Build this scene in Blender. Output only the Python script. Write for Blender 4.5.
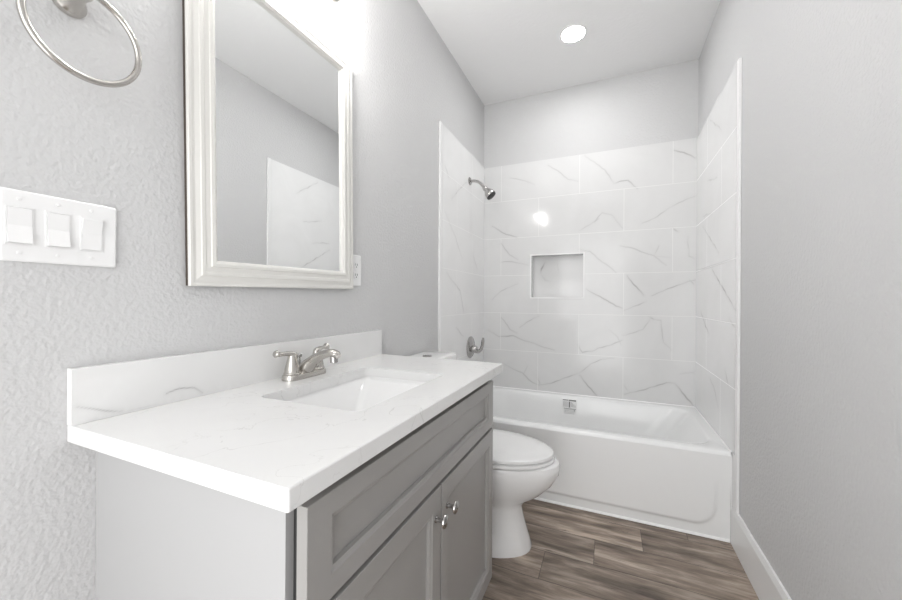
import bpy, bmesh, math, random
import numpy as np
from mathutils import Vector, Matrix

for o in list(bpy.data.objects):
    bpy.data.objects.remove(o, do_unlink=True)
S = bpy.context.scene
COL = S.collection
random.seed(4)
PI = math.pi

# ------------------------------------------------------------------ camera
ROOM_W, BACK_Y, CEIL_Z, NEAR_Y = 1.524, 2.921, 2.787, -0.55
cd = bpy.data.cameras.new('camera'); cam = bpy.data.objects.new('camera', cd); COL.objects.link(cam)
cd.sensor_width = 36.0; cd.lens = 363.13 / 902 * 36.0; cd.clip_start = 0.01
th, ro = 0.4104, 0.0061
R = Vector((math.cos(th), math.sin(th), 0)); F = Vector((-math.sin(th), math.cos(th), 0)); Z = Vector((0, 0, 1))
cx = R * math.cos(ro) + Z * math.sin(ro); cy = Z * math.cos(ro) - R * math.sin(ro); cz = -F
m = Matrix((cx, cy, cz)).transposed().to_4x4(); m.translation = (0.9753, 0.0, 1.1424)
cam.matrix_world = m
S.camera = cam

# ------------------------------------------------------------------ light
S.view_settings.view_transform = 'Standard'; S.view_settings.look = 'None'
S.view_settings.gamma = 1.0; S.view_settings.use_curve_mapping = False
S.view_settings.exposure = 0.64
w = bpy.data.worlds.new('world'); S.world = w; w.use_nodes = True
w.node_tree.nodes['Background'].inputs[0].default_value = (1, 1, 1, 1)
w.node_tree.nodes['Background'].inputs[1].default_value = 1.0
HALL_W, VANITY_E, CAN_W = 14.5, 60.0, 2.9


def area(name, loc, rot, sx, sy, power, shape='RECTANGLE', spread=PI, color=(1, 1, 1)):
    l = bpy.data.lights.new(name, 'AREA'); l.shape = shape; l.size = sx
    if shape in ('RECTANGLE', 'ELLIPSE'): l.size_y = sy
    l.energy = power; l.spread = spread; l.color = color
    o = bpy.data.objects.new(name, l); COL.objects.link(o); o.location = loc; o.rotation_euler = rot
    return o


# added fill light outside the doorway, standing in for unseen hall light
area('hall_fill', (0.72, NEAR_Y - 0.42, 1.10), (math.radians(97), 0, math.radians(-18)), 1.10, 2.2, HALL_W)

# ------------------------------------------------------------------ materials


def new_mat(name):
    mt = bpy.data.materials.new(name); mt.use_nodes = True
    nt = mt.node_tree
    return mt, nt, nt.nodes['Principled BSDF']


def N(nt, typ, **kw):
    n = nt.nodes.new(typ)
    for k, v in kw.items():
        if k.startswith('i_'):
            key = k[2:]
            key = int(key) if key.isdigit() else key.replace('_', ' ')
            n.inputs[key].default_value = v
        else:
            setattr(n, k, v)
    return n


def lk(nt, a, b): nt.links.new(a, b)


def simple(name, col, rough=0.5, metal=0.0, spec=0.5, coat=0.0):
    mt, nt, p = new_mat(name)
    p.inputs['Base Color'].default_value = (*col, 1); p.inputs['Roughness'].default_value = rough
    p.inputs['Metallic'].default_value = metal; p.inputs['Specular IOR Level'].default_value = spec
    p.inputs['Coat Weight'].default_value = coat
    # a breath of surface unevenness
    tc = N(nt, 'ShaderNodeTexCoord'); no = N(nt, 'ShaderNodeTexNoise', i_Scale=60.0, i_Detail=2.0)
    lk(nt, tc.outputs['Object'], no.inputs['Vector'])
    mr = N(nt, 'ShaderNodeMapRange', i_To_Min=max(0.0, rough - 0.03), i_To_Max=rough + 0.03)
    lk(nt, no.outputs['Fac'], mr.inputs['Value']); lk(nt, mr.outputs[0], p.inputs['Roughness'])
    return mt


def orange_peel(name, col, strength, scale=55.0, dist=0.0025):
    mt, nt, p = new_mat(name)
    p.inputs['Base Color'].default_value = (*col, 1); p.inputs['Roughness'].default_value = 0.62
    p.inputs['Specular IOR Level'].default_value = 0.35
    tc = N(nt, 'ShaderNodeTexCoord')
    n1 = N(nt, 'ShaderNodeTexNoise', i_Scale=scale, i_Detail=1.5, i_Roughness=0.45)
    n2 = N(nt, 'ShaderNodeTexNoise', i_Scale=scale * 2.6, i_Detail=2.0)
    lk(nt, tc.outputs['Object'], n1.inputs['Vector']); lk(nt, tc.outputs['Object'], n2.inputs['Vector'])
    r1 = N(nt, 'ShaderNodeMapRange', i_From_Min=0.30, i_From_Max=0.72)
    lk(nt, n1.outputs['Fac'], r1.inputs['Value'])
    mx = N(nt, 'ShaderNodeMath', operation='MULTIPLY_ADD'); mx.inputs[1].default_value = 0.35
    lk(nt, n2.outputs['Fac'], mx.inputs[0]); lk(nt, r1.outputs[0], mx.inputs[2])
    b = N(nt, 'ShaderNodeBump', i_Strength=strength, i_Distance=dist)
    lk(nt, mx.outputs[0], b.inputs['Height']); lk(nt, b.outputs[0], p.inputs['Normal'])
    return mt


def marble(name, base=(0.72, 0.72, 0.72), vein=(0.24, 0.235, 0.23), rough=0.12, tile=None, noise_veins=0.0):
    """white marble: hand-placed veins in a 'vein' attribute, soft clouds, optional grout grid.
    tile = (axis, tiles_u0): axis of the running direction, courses run in z."""
    mt, nt, p = new_mat(name)
    at = N(nt, 'ShaderNodeAttribute', attribute_name='vein')
    tc = N(nt, 'ShaderNodeTexCoord')
    cl = N(nt, 'ShaderNodeTexNoise', i_Scale=3.0, i_Detail=4.0, i_Distortion=1.2)
    lk(nt, tc.outputs['Object'], cl.inputs['Vector'])
    mr = N(nt, 'ShaderNodeMapRange', i_From_Min=0.35, i_From_Max=0.75, i_To_Min=0.0, i_To_Max=0.07)
    lk(nt, cl.outputs['Fac'], mr.inputs['Value'])
    fac = N(nt, 'ShaderNodeMath', operation='ADD', use_clamp=True)
    lk(nt, at.outputs['Fac'], fac.inputs[0]); lk(nt, mr.outputs[0], fac.inputs[1])
    out = fac
    if noise_veins > 0:
        nz = N(nt, 'ShaderNodeTexNoise', i_Scale=4.5, i_Detail=5.0, i_Distortion=2.0)
        lk(nt, tc.outputs['Object'], nz.inputs['Vector'])
        a = N(nt, 'ShaderNodeMath', operation='SUBTRACT'); a.inputs[1].default_value = 0.5
        lk(nt, nz.outputs['Fac'], a.inputs[0])
        ab = N(nt, 'ShaderNodeMath', operation='ABSOLUTE'); lk(nt, a.outputs[0], ab.inputs[0])
        vr = N(nt, 'ShaderNodeMapRange', i_From_Min=0.0, i_From_Max=0.008, i_To_Min=1.0, i_To_Max=0.0)
        lk(nt, ab.outputs[0], vr.inputs['Value'])
        ms = N(nt, 'ShaderNodeTexNoise', i_Scale=2.2, i_Detail=1.0)
        lk(nt, tc.outputs['Object'], ms.inputs['Vector'])
        mm = N(nt, 'ShaderNodeMapRange', i_From_Min=0.42, i_From_Max=0.6, i_To_Min=0.0, i_To_Max=noise_veins)
        lk(nt, ms.outputs['Fac'], mm.inputs['Value'])
        ml = N(nt, 'ShaderNodeMath', operation='MULTIPLY'); lk(nt, vr.outputs[0], ml.inputs[0]); lk(nt, mm.outputs[0], ml.inputs[1])
        out = N(nt, 'ShaderNodeMath', operation='ADD', use_clamp=True)
        lk(nt, fac.outputs[0], out.inputs[0]); lk(nt, ml.outputs[0], out.inputs[1])
    mix = N(nt, 'ShaderNodeMix', data_type='RGBA')
    mix.inputs['A'].default_value = (*base, 1); mix.inputs['B'].default_value = (*vein, 1)
    lk(nt, out.outputs[0], mix.inputs['Factor'])
    p.inputs['Roughness'].default_value = rough
    col = mix.outputs['Result']
    if tile:
        axis, off = tile
        sx = N(nt, 'ShaderNodeSeparateXYZ'); lk(nt, tc.outputs['Object'], sx.inputs[0])
        cb = N(nt, 'ShaderNodeCombineXYZ')
        ua = N(nt, 'ShaderNodeMath', operation='ADD'); ua.inputs[1].default_value = off
        lk(nt, sx.outputs[axis], ua.inputs[0]); lk(nt, ua.outputs[0], cb.inputs['X'])
        va = N(nt, 'ShaderNodeMath', operation='ADD'); va.inputs[1].default_value = 0.0
        lk(nt, sx.outputs['Z'], va.inputs[0]); lk(nt, va.outputs[0], cb.inputs['Y'])
        br = N(nt, 'ShaderNodeTexBrick', offset=0.5, offset_frequency=2, squash=1.0)
        br.inputs['Scale'].default_value = 1.0; br.inputs['Brick Width'].default_value = 0.610
        br.inputs['Row Height'].default_value = 0.305; br.inputs['Mortar Size'].default_value = 0.002
        br.inputs['Mortar Smooth'].default_value = 0.3
        lk(nt, cb.outputs[0], br.inputs['Vector'])
        m2 = N(nt, 'ShaderNodeMix', data_type='RGBA'); m2.inputs['B'].default_value = (0.80, 0.80, 0.795, 1)
        lk(nt, br.outputs['Fac'], m2.inputs['Factor']); lk(nt, col, m2.inputs['A']); col = m2.outputs['Result']
        rr = N(nt, 'ShaderNodeMapRange', i_To_Min=rough, i_To_Max=0.3); lk(nt, br.outputs['Fac'], rr.inputs['Value'])
        lk(nt, rr.outputs[0], p.inputs['Roughness'])
        inv = N(nt, 'ShaderNodeMath', operation='SUBTRACT'); inv.inputs[0].default_value = 1.0
        lk(nt, br.outputs['Fac'], inv.inputs[1])
        b = N(nt, 'ShaderNodeBump', i_Strength=0.08, i_Distance=0.0005); lk(nt, inv.outputs[0], b.inputs['Height'])
        lk(nt, b.outputs[0], p.inputs['Normal'])
    lk(nt, col, p.inputs['Base Color'])
    return mt


def plank_floor():
    mt, nt, p = new_mat('vinyl_planks')
    PW = 0.178
    tc = N(nt, 'ShaderNodeTexCoord'); s = N(nt, 'ShaderNodeSeparateXYZ'); lk(nt, tc.outputs['Object'], s.inputs[0])

    def M(op, a, b=None, c=None, clamp=False):
        n = N(nt, 'ShaderNodeMath', operation=op, use_clamp=clamp)
        for i, v in enumerate((a, b, c)):
            if v is None: continue
            if isinstance(v, (int, float)): n.inputs[i].default_value = v
            else: lk(nt, v, n.inputs[i])
        return n.outputs[0]
    yr = M('DIVIDE', M('ADD', s.outputs['Y'], -1.870 + 20 * PW), PW)
    row = M('FLOOR', yr); fy = M('FRACT', yr)
    # staggered butt joints: row 20 (behind the seam at 1.87) has one at x=1.12, row 19 at 0.93, row 18 at 0.68
    dlt = M('SUBTRACT', row, 20.0)
    jx = M('ADD', 1.125, M('MULTIPLY', dlt, 0.205))
    xr = M('DIVIDE', M('ADD', M('SUBTRACT', s.outputs['X'], jx), 12.2), 1.22)
    cell = M('FLOOR', xr); fx = M('FRACT', xr)
    cid = N(nt, 'ShaderNodeCombineXYZ'); lk(nt, cell, cid.inputs[0]); lk(nt, row, cid.inputs[1])
    wn = N(nt, 'ShaderNodeTexWhiteNoise', noise_dimensions='2D'); lk(nt, cid.outputs[0], wn.inputs['Vector'])
    # stretched grain, shifted for every plank
    gv = N(nt, 'ShaderNodeCombineXYZ')
    lk(nt, M('MULTIPLY_ADD', wn.outputs['Value'], 37.0, M('MULTIPLY', s.outputs['X'], 1.0)), gv.inputs[0])
    lk(nt, M('MULTIPLY_ADD', wn.outputs['Value'], 11.0, M('MULTIPLY', s.outputs['Y'], 6.0)), gv.inputs[1])
    g1 = N(nt, 'ShaderNodeTexNoise', i_Scale=2.6, i_Detail=6.0, i_Roughness=0.62, i_Distortion=0.35)
    lk(nt, gv.outputs[0], g1.inputs['Vector'])
    gv2 = N(nt, 'ShaderNodeCombineXYZ')
    lk(nt, M('MULTIPLY_ADD', wn.outputs['Value'], 19.0, M('MULTIPLY', s.outputs['X'], 2.2)), gv2.inputs[0])
    lk(nt, M('MULTIPLY', s.outputs['Y'], 60.0), gv2.inputs[1])
    g2 = N(nt, 'ShaderNodeTexNoise', i_Scale=3.0, i_Detail=4.0, i_Roughness=0.6)
    lk(nt, gv2.outputs[0], g2.inputs['Vector'])
    # dark weathered streaks
    gv3 = N(nt, 'ShaderNodeCombineXYZ')
    lk(nt, M('MULTIPLY_ADD', wn.outputs['Value'], 53.0, M('MULTIPLY', s.outputs['X'], 1.6)), gv3.inputs[0])
    lk(nt, M('MULTIPLY', s.outputs['Y'], 16.0), gv3.inputs[1])
    g3 = N(nt, 'ShaderNodeTexNoise', i_Scale=2.6, i_Detail=7.0, i_Roughness=0.7, i_Distortion=1.2)
    lk(nt, gv3.outputs[0], g3.inputs['Vector'])
    ramp = N(nt, 'ShaderNodeValToRGB'); lk(nt, g1.outputs['Fac'], ramp.inputs[0])
    cr = ramp.color_ramp; cr.elements[0].position = 0.30; cr.elements[0].color = (0.075, 0.058, 0.047, 1)
    cr.elements[1].position = 0.72; cr.elements[1].color = (0.56, 0.47, 0.39, 1)
    e = cr.elements.new(0.5); e.color = (0.25, 0.20, 0.163, 1)
    tone = M('MULTIPLY_ADD', wn.outputs['Value'], 0.5, 0.78)
    fine = M('MULTIPLY_ADD', g2.outputs['Fac'], 0.9, 0.60)
    mul = N(nt, 'ShaderNodeVectorMath', operation='SCALE'); lk(nt, ramp.outputs[0], mul.inputs[0])
    lk(nt, M('MULTIPLY', tone, fine), mul.inputs['Scale'])
    dk = N(nt, 'ShaderNodeMapRange', interpolation_type='SMOOTHSTEP', i_From_Min=0.60, i_From_Max=0.70, i_To_Min=0.0, i_To_Max=0.75)
    lk(nt, g3.outputs['Fac'], dk.inputs['Value'])
    mx = N(nt, 'ShaderNodeMix', data_type='RGBA'); mx.inputs['B'].default_value = (0.05, 0.04, 0.034, 1)
    lk(nt, dk.outputs[0], mx.inputs['Factor']); lk(nt, mul.outputs[0], mx.inputs['A'])
    # seams
    sy = M('LESS_THAN', M('MINIMUM', fy, M('SUBTRACT', 1.0, fy)), 0.0085)
    sx_ = M('LESS_THAN', M('MINIMUM', fx, M('SUBTRACT', 1.0, fx)), 0.0010)
    seam = M('MAXIMUM', sy, sx_)
    m2 = N(nt, 'ShaderNodeMix', data_type='RGBA'); m2.inputs['B'].default_value = (0.05, 0.042, 0.038, 1)
    lk(nt, M('MULTIPLY', seam, 0.7), m2.inputs['Factor']); lk(nt, mx.outputs['Result'], m2.inputs['A'])
    lk(nt, m2.outputs['Result'], p.inputs['Base Color'])
    p.inputs['Roughness'].default_value = 0.48; p.inputs['Specular IOR Level'].default_value = 0.4
    b = N(nt, 'ShaderNodeBump', i_Strength=0.25, i_Distance=0.0015)
    lk(nt, M('SUBTRACT', g2.outputs['Fac'], seam), b.inputs['Height']); lk(nt, b.outputs[0], p.inputs['Normal'])
    return mt


def cabinet_paint(name, col, rough):
    mt, nt, p = new_mat(name)
    p.inputs['Base Color'].default_value = (*col, 1); p.inputs['Roughness'].default_value = rough
    tc = N(nt, 'ShaderNodeTexCoord'); no = N(nt, 'ShaderNodeTexNoise', i_Scale=140.0, i_Detail=2.0)
    lk(nt, tc.outputs['Object'], no.inputs['Vector'])
    b = N(nt, 'ShaderNodeBump', i_Strength=0.04, i_Distance=0.001); lk(nt, no.outputs['Fac'], b.inputs['Height'])
    lk(nt, b.outputs[0], p.inputs['Normal'])
    return mt


def emitter(name, col, strength):
    mt, nt, p = new_mat(name)
    p.inputs['Base Color'].default_value = (0.9, 0.9, 0.9, 1)
    p.inputs['Emission Color'].default_value = (*col, 1); p.inputs['Emission Strength'].default_value = strength
    no = N(nt, 'ShaderNodeTexNoise', i_Scale=30.0); mr = N(nt, 'ShaderNodeMapRange', i_To_Min=0.3, i_To_Max=0.4)
    lk(nt, no.outputs['Fac'], mr.inputs['Value']); lk(nt, mr.outputs[0], p.inputs['Roughness'])
    return mt


def brushed(name, col, rough):
    mt, nt, p = new_mat(name)
    p.inputs['Base Color'].default_value = (*col, 1); p.inputs['Metallic'].default_value = 1.0
    tc = N(nt, 'ShaderNodeTexCoord'); no = N(nt, 'ShaderNodeTexNoise', i_Scale=220.0, i_Detail=2.0)
    lk(nt, tc.outputs['Object'], no.inputs['Vector'])
    mr = N(nt, 'ShaderNodeMapRange', i_To_Min=rough - 0.05, i_To_Max=rough + 0.06)
    lk(nt, no.outputs['Fac'], mr.inputs['Value']); lk(nt, mr.outputs[0], p.inputs['Roughness'])
    return mt


WALL = orange_peel('wall_paint', (0.605, 0.605, 0.608), 0.40, 95.0)
CEIL = orange_peel('ceiling_paint', (0.84, 0.84, 0.84), 0.2, 50.0)
TRIMW = simple('white_trim_paint', (0.83, 0.83, 0.83), 0.35)
PORC = simple('white_porcelain', (0.86, 0.86, 0.86), 0.10, coat=0.3)
TUBM = simple('white_enamel', (0.85, 0.855, 0.855), 0.18)
PLAST = simple('white_plastic', (0.84, 0.84, 0.84), 0.3)
SEATP = simple('seat_plastic', (0.84, 0.84, 0.84), 0.22)
CAULK = simple('white_caulk', (0.9, 0.9, 0.9), 0.5)
NICKEL = brushed('brushed_nickel', (0.55, 0.53, 0.50), 0.24)
CHROME = brushed('dark_nickel', (0.47, 0.46, 0.45), 0.17)
FACE = simple('shower_face_rubber', (0.04, 0.04, 0.042), 0.45)
DARK = simple('dark_slot', (0.03, 0.03, 0.03), 0.6)
GREYINK = simple('grey_ink', (0.22, 0.22, 0.22), 0.6)
LIGHTINK = simple('light_grey_ink', (0.5, 0.5, 0.5), 0.6)
MDF = simple('raw_fibreboard', (0.07, 0.055, 0.045), 0.8)
FRAME = simple('cream_white_frame_paint', (0.74, 0.73, 0.70), 0.35)
CABG = cabinet_paint('grey_cabinet_paint', (0.34, 0.332, 0.322), 0.32)
SIDEP = cabinet_paint('pale_grey_side', (0.45, 0.45, 0.452), 0.25)  # side panels, an even grey lighter than the doors
INSIDE = simple('cabinet_interior', (0.03, 0.03, 0.03), 0.7)
TOPM = marble('quartz_top', (0.80, 0.80, 0.797), (0.40, 0.39, 0.38), 0.16, noise_veins=0.4)
BSPM = marble('quartz_backsplash', (0.80, 0.80, 0.797), (0.20, 0.195, 0.19), 0.16)
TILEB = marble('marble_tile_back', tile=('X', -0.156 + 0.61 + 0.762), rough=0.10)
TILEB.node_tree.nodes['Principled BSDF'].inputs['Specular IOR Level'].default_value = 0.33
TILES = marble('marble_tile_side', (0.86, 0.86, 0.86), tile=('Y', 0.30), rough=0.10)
NICHEM = marble('marble_niche', rough=0.1)
MIRR = simple('mirror_silver', (0.93, 0.94, 0.94), 0.0, metal=1.0)
for n in MIRR.node_tree.nodes:
    if n.type == 'MAP_RANGE': n.inputs['To Min'].default_value = 0.0; n.inputs['To Max'].default_value = 0.004
FLOOR = plank_floor()
LENS = emitter('lit_lens', (1, 0.99, 0.97), 16.0)
GLASSON = emitter('lit_frosted_glass', (1, 0.985, 0.96), VANITY_E)

# ------------------------------------------------------------------ mesh helpers


def box(bm, x0, x1, y0, y1, z0, z1, bevel=0.0, seg=2):
    vs = [bm.verts.new((x, y, z)) for x in (x0, x1) for y in (y0, y1) for z in (z0, z1)]
    q = [(0, 1, 3, 2), (4, 6, 7, 5), (0, 4, 5, 1), (2, 3, 7, 6), (0, 2, 6, 4), (1, 5, 7, 3)]
    fs = [bm.faces.new([vs[i] for i in f]) for f in q]
    if bevel > 0:
        es = list({e for f in fs for e in f.edges})
        bmesh.ops.bevel(bm, geom=es, offset=bevel, segments=seg, affect='EDGES', profile=0.5)
    return fs


def loft(bm, rings, cap0=True, cap1=True, closed=True):
    rr = [[bm.verts.new(p) for p in r] for r in rings]
    n = len(rr[0])
    for a, b in zip(rr[:-1], rr[1:]):
        for i in range(n if closed else n - 1):
            j = (i + 1) % n
            bm.faces.new((a[i], a[j], b[j], b[i]))
    if cap0: bm.faces.new(list(reversed(rr[0])))
    if cap1: bm.faces.new(rr[-1])
    return rr


def frame_of(d, up=Vector((0, 0, 1))):
    d = Vector(d).normalized()
    if abs(d.dot(up)) > 0.98: up = Vector((1, 0, 0))
    a = d.cross(up).normalized(); b = a.cross(d).normalized()
    return a, b


def lathe(bm, org, axis, prof, n=32, cap0=True, cap1=True):
    """prof: (distance along axis, radius)"""
    d = Vector(axis).normalized(); a, b = frame_of(d); o = Vector(org)
    rings = [[o + d * t + (a * math.cos(2 * PI * i / n) + b * math.sin(2 * PI * i / n)) * max(r, 1e-5) for i in range(n)] for t, r in prof]
    loft(bm, rings, cap0, cap1)


def catmull(pts, k=8):
    pts = [Vector(p) for p in pts]; out = []
    P = [2 * pts[0] - pts[1]] + pts + [2 * pts[-1] - pts[-2]]
    for i in range(1, len(P) - 2):
        for j in range(k):
            t = j / k
            a, b, c, d = P[i - 1], P[i], P[i + 1], P[i + 2]
            out.append(0.5 * ((2 * b) + (c - a) * t + (2 * a - 5 * b + 4 * c - d) * t * t + (3 * b - a - 3 * c + d) * t ** 3))
    out.append(pts[-1]); return out


def sweep(bm, pts, radii, n=16, k=8, side=None, cap=True):
    """tube along a smoothed path; radii: per control point r or (ra, rb)"""
    path = catmull(pts, k)
    m_ = len(pts) - 1
    rings = []
    prev = None
    for i, p in enumerate(path):
        t = i / k
        j = min(int(t), m_ - 1); f = t - j
        r0, r1 = radii[j], radii[j + 1]
        r0 = r0 if isinstance(r0, tuple) else (r0, r0); r1 = r1 if isinstance(r1, tuple) else (r1, r1)
        ff = f * f * (3 - 2 * f)
        ra = r0[0] + (r1[0] - r0[0]) * ff; rb = r0[1] + (r1[1] - r0[1]) * ff
        d = (path[min(i + 1, len(path) - 1)] - path[max(i - 1, 0)]).normalized()
        if prev is None:
            a, b = (frame_of(d) if side is None else (Vector(side), None))
        else:
            a = prev
        a = (a - d * a.dot(d)).normalized(); b = a.cross(d).normalized(); prev = a
        rings.append([p + a * math.cos(2 * PI * q / n) * ra + b * math.sin(2 * PI * q / n) * rb for q in range(n)])
    loft(bm, rings, cap, cap)


def rrect(x0, x1, y0, y1, r, n=6):
    """rounded rectangle, counter-clockwise"""
    pts = []
    for cx_, cy_, a0 in ((x1 - r, y1 - r, 0), (x0 + r, y1 - r, 90), (x0 + r, y0 + r, 180), (x1 - r, y0 + r, 270)):
        for i in range(n + 1):
            a = math.radians(a0 + 90 * i / n)
            pts.append((cx_ + r * math.cos(a), cy_ + r * math.sin(a)))
    return pts


def make(name, bm, mat, parent=None, smooth=False, base=None, angle=40):
    bmesh.ops.recalc_face_normals(bm, faces=bm.faces)
    me = bpy.data.meshes.new(name)
    root = parent
    off = Vector((0, 0, 0))
    while root is not None:
        off += root.location; root = root.parent
    if base is not None: off = off + Vector(base)
    for v in bm.verts: v.co -= off
    if smooth:
        lim = math.radians(angle)
        for f in bm.faces: f.smooth = True
        for e in bm.edges:
            if len(e.link_faces) == 2 and e.calc_face_angle(0) > lim: e.smooth = False
    bm.to_mesh(me); bm.free()
    me.materials.append(mat)
    o = bpy.data.objects.new(name, me); COL.objects.link(o)
    if parent is not None: o.parent = parent
    if base is not None: o.location = base
    return o


def thing(name, label, cat, loc, group=None):
    o = bpy.data.objects.new(name, None); COL.objects.link(o); o.location = loc
    o.empty_display_size = 0.05
    o['label'] = label; o['category'] = cat
    if group: o['group'] = group
    return o


def struct(name, bm, mat, label=None, cat=None):
    o = make(name, bm, mat); o['kind'] = 'structure'
    if label: o['label'] = label
    if cat: o['category'] = cat
    return o


def seg_dist(P, A, B):
    ab = B - A; t = np.clip(((P - A) @ ab) / max(ab @ ab, 1e-9), 0, 1)
    return np.linalg.norm(P - (A + t[:, None] * ab), axis=1), t


def vein_field(P, strokes, width):
    """P (n,2) surface coordinates; strokes: (strength, [(u,v), ...])"""
    wob = np.stack([np.sin(P[:, 0] * 41 + P[:, 1] * 23) + 0.6 * np.sin(P[:, 0] * 97 - P[:, 1] * 71),
                    np.sin(P[:, 1] * 37 - P[:, 0] * 29) + 0.6 * np.sin(P[:, 1] * 89 + P[:, 0] * 67)], 1) * width * 0.55
    Q = P + wob
    val = np.zeros(len(P))
    for s, pts in strokes:
        pts = [np.array(p, float) for p in pts]
        L = len(pts) - 1
        for i in range(L):
            d, t = seg_dist(Q, pts[i], pts[i + 1])
            tt = (i + t) / L
            taper = 0.45 + 0.55 * np.sin(PI * np.clip(tt, 0.05, 0.95))
            blot = 0.75 + 0.25 * np.sin(Q[:, 0] * 31 + Q[:, 1] * 53)
            core = np.exp(-(d / (width * (0.55 + 0.35 * taper))) ** 2) * s * taper * blot
            halo = np.exp(-(d / (width * 3.2)) ** 2) * s * 0.10
            val = np.maximum(val, np.maximum(core, halo))
    return np.clip(val, 0, 1)


def vein_grid(name, parent, mat, us, vs, to3d, strokes, width, back, hole=None):
    """a slab whose face is a fine grid carrying the veins; to3d(u, v, depth) -> point"""
    nu, nv = len(us), len(vs)
    U, V = np.meshgrid(us, vs, indexing='ij')
    P = np.stack([U.ravel(), V.ravel()], 1)
    verts = [to3d(u, v, 0.0) for u, v in P]
    faces = []
    for i in range(nu - 1):
        for j in range(nv - 1):
            if hole:
                uc, vc = (us[i] + us[i + 1]) / 2, (vs[j] + vs[j + 1]) / 2
                if hole[0] < uc < hole[1] and hole[2] < vc < hole[3]: continue
            a = i * nv + j
            faces.append((a, a + nv, a + nv + 1, a + 1))
    nb = len(verts)

    def rim(u0, u1, v0, v1, closed_back):
        k = len(verts)
        c = ((u0, v0), (u1, v0), (u1, v1), (u0, v1))
        for u, v in c: verts.append(to3d(u, v, 0.0))
        for u, v in c: verts.append(to3d(u, v, back))
        for q in range(4):
            r = (q + 1) % 4
            faces.append((k + q, k + r, k + 4 + r, k + 4 + q))
        if closed_back: faces.append((k + 4, k + 5, k + 6, k + 7))
    rim(us[0], us[-1], vs[0], vs[-1], hole is None)
    if hole: rim(*hole, False)
    root = parent; off = Vector((0, 0, 0))
    while root is not None: off += root.location; root = root.parent
    me = bpy.data.meshes.new(name)
    me.from_pydata([tuple(Vector(v) - off) for v in verts], [], faces)
    at = me.attributes.new('vein', 'FLOAT', 'POINT')
    vals = np.zeros(len(verts)); vals[:nb] = vein_field(P, strokes, width)
    at.data.foreach_set('value', vals.astype(np.float32))
    me.materials.append(mat); me.update()
    o = bpy.data.objects.new(name, me); COL.objects.link(o)
    if parent is not None: o.parent = parent
    return o


# ------------------------------------------------------------------ structure
T = 0.10
b = bmesh.new(); box(b, -T, ROOM_W + T, NEAR_Y - T, BACK_Y + T, -0.05, 0.0); struct('floor', b, FLOOR, 'brown grey wood plank floor of the bathroom', 'floor')
b = bmesh.new(); box(b, -T, ROOM_W + T, NEAR_Y - T, BACK_Y + T, CEIL_Z, CEIL_Z + 0.05); struct('ceiling', b, CEIL, 'white ceiling above the bathtub', 'ceiling')
b = bmesh.new(); box(b, -T, 0, NEAR_Y - T, BACK_Y + T, 0, CEIL_Z); struct('wall_left', b, WALL, 'light grey textured wall behind vanity and mirror', 'wall')
b = bmesh.new(); box(b, ROOM_W, ROOM_W + T, NEAR_Y - T, BACK_Y + T, 0, CEIL_Z); struct('wall_right', b, WALL, 'bare light grey textured wall on the right', 'wall')
NX0, NX1, NZ0, NZ1 = 0.4065, 0.7945, 1.169, 1.499
b = bmesh.new()
box(b, 0, NX0 - .006, BACK_Y, BACK_Y + T, 0, CEIL_Z); box(b, NX1 + .006, ROOM_W, BACK_Y, BACK_Y + T, 0, CEIL_Z)
box(b, NX0 - .006, NX1 + .006, BACK_Y, BACK_Y + T, 0, NZ0 - .006); box(b, NX0 - .006, NX1 + .006, BACK_Y, BACK_Y + T, NZ1 + .006, CEIL_Z)
struct('wall_back', b, WALL, 'light grey end wall above the tiled bath', 'wall')
b = bmesh.new()
DX0, DX1, DZ = 0.12, 1.40, 2.36  # opening out of view, made wide to soften the fill light's reflection
box(b, 0, DX0, NEAR_Y - T, NEAR_Y, 0, CEIL_Z); box(b, DX1, ROOM_W, NEAR_Y - T, NEAR_Y, 0, CEIL_Z); box(b, DX0, DX1, NEAR_Y - T, NEAR_Y, DZ, CEIL_Z)
struct('wall_front', b, WALL, 'wall with the open doorway', 'wall')
b = bmesh.new()
for x0, x1 in ((DX0 - 0.06, DX0 + 0.012), (DX1 - 0.012, DX1 + 0.06)): box(b, x0, x1, NEAR_Y + .0005, NEAR_Y + 0.016, 0, DZ + 0.06, 0.004)
box(b, DX0 + 0.012, DX1 - 0.012, NEAR_Y + .0005, NEAR_Y + 0.016, DZ - 0.012, DZ + 0.06, 0.004)
struct('trim_1', b, TRIMW, 'white casing around the doorway', 'door casing')


def baseboard(name, x_in, x_out, y0, y1, label):
    b = bmesh.new(); H = 0.178; s = 1 if x_out > x_in else -1
    prof = [(x_in, 0), (x_out, 0), (x_out, H - 0.022), (x_out - s * 0.004, H - 0.008), (x_out - s * 0.006, H), (x_in, H)]
    loft(b, [[(x, y0, z) for x, z in prof], [(x, y1, z) for x, z in prof]])
    return struct(name, b, TRIMW, label, 'baseboard')


baseboard('baseboard_right', ROOM_W, ROOM_W - 0.014, NEAR_Y + 0.02, 2.106, 'white baseboard along the right wall, ending at the bathtub')
baseboard('baseboard_left', 0, 0.014, NEAR_Y + 0.02, 0.385, 'white baseboard on the left wall before the vanity')

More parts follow.
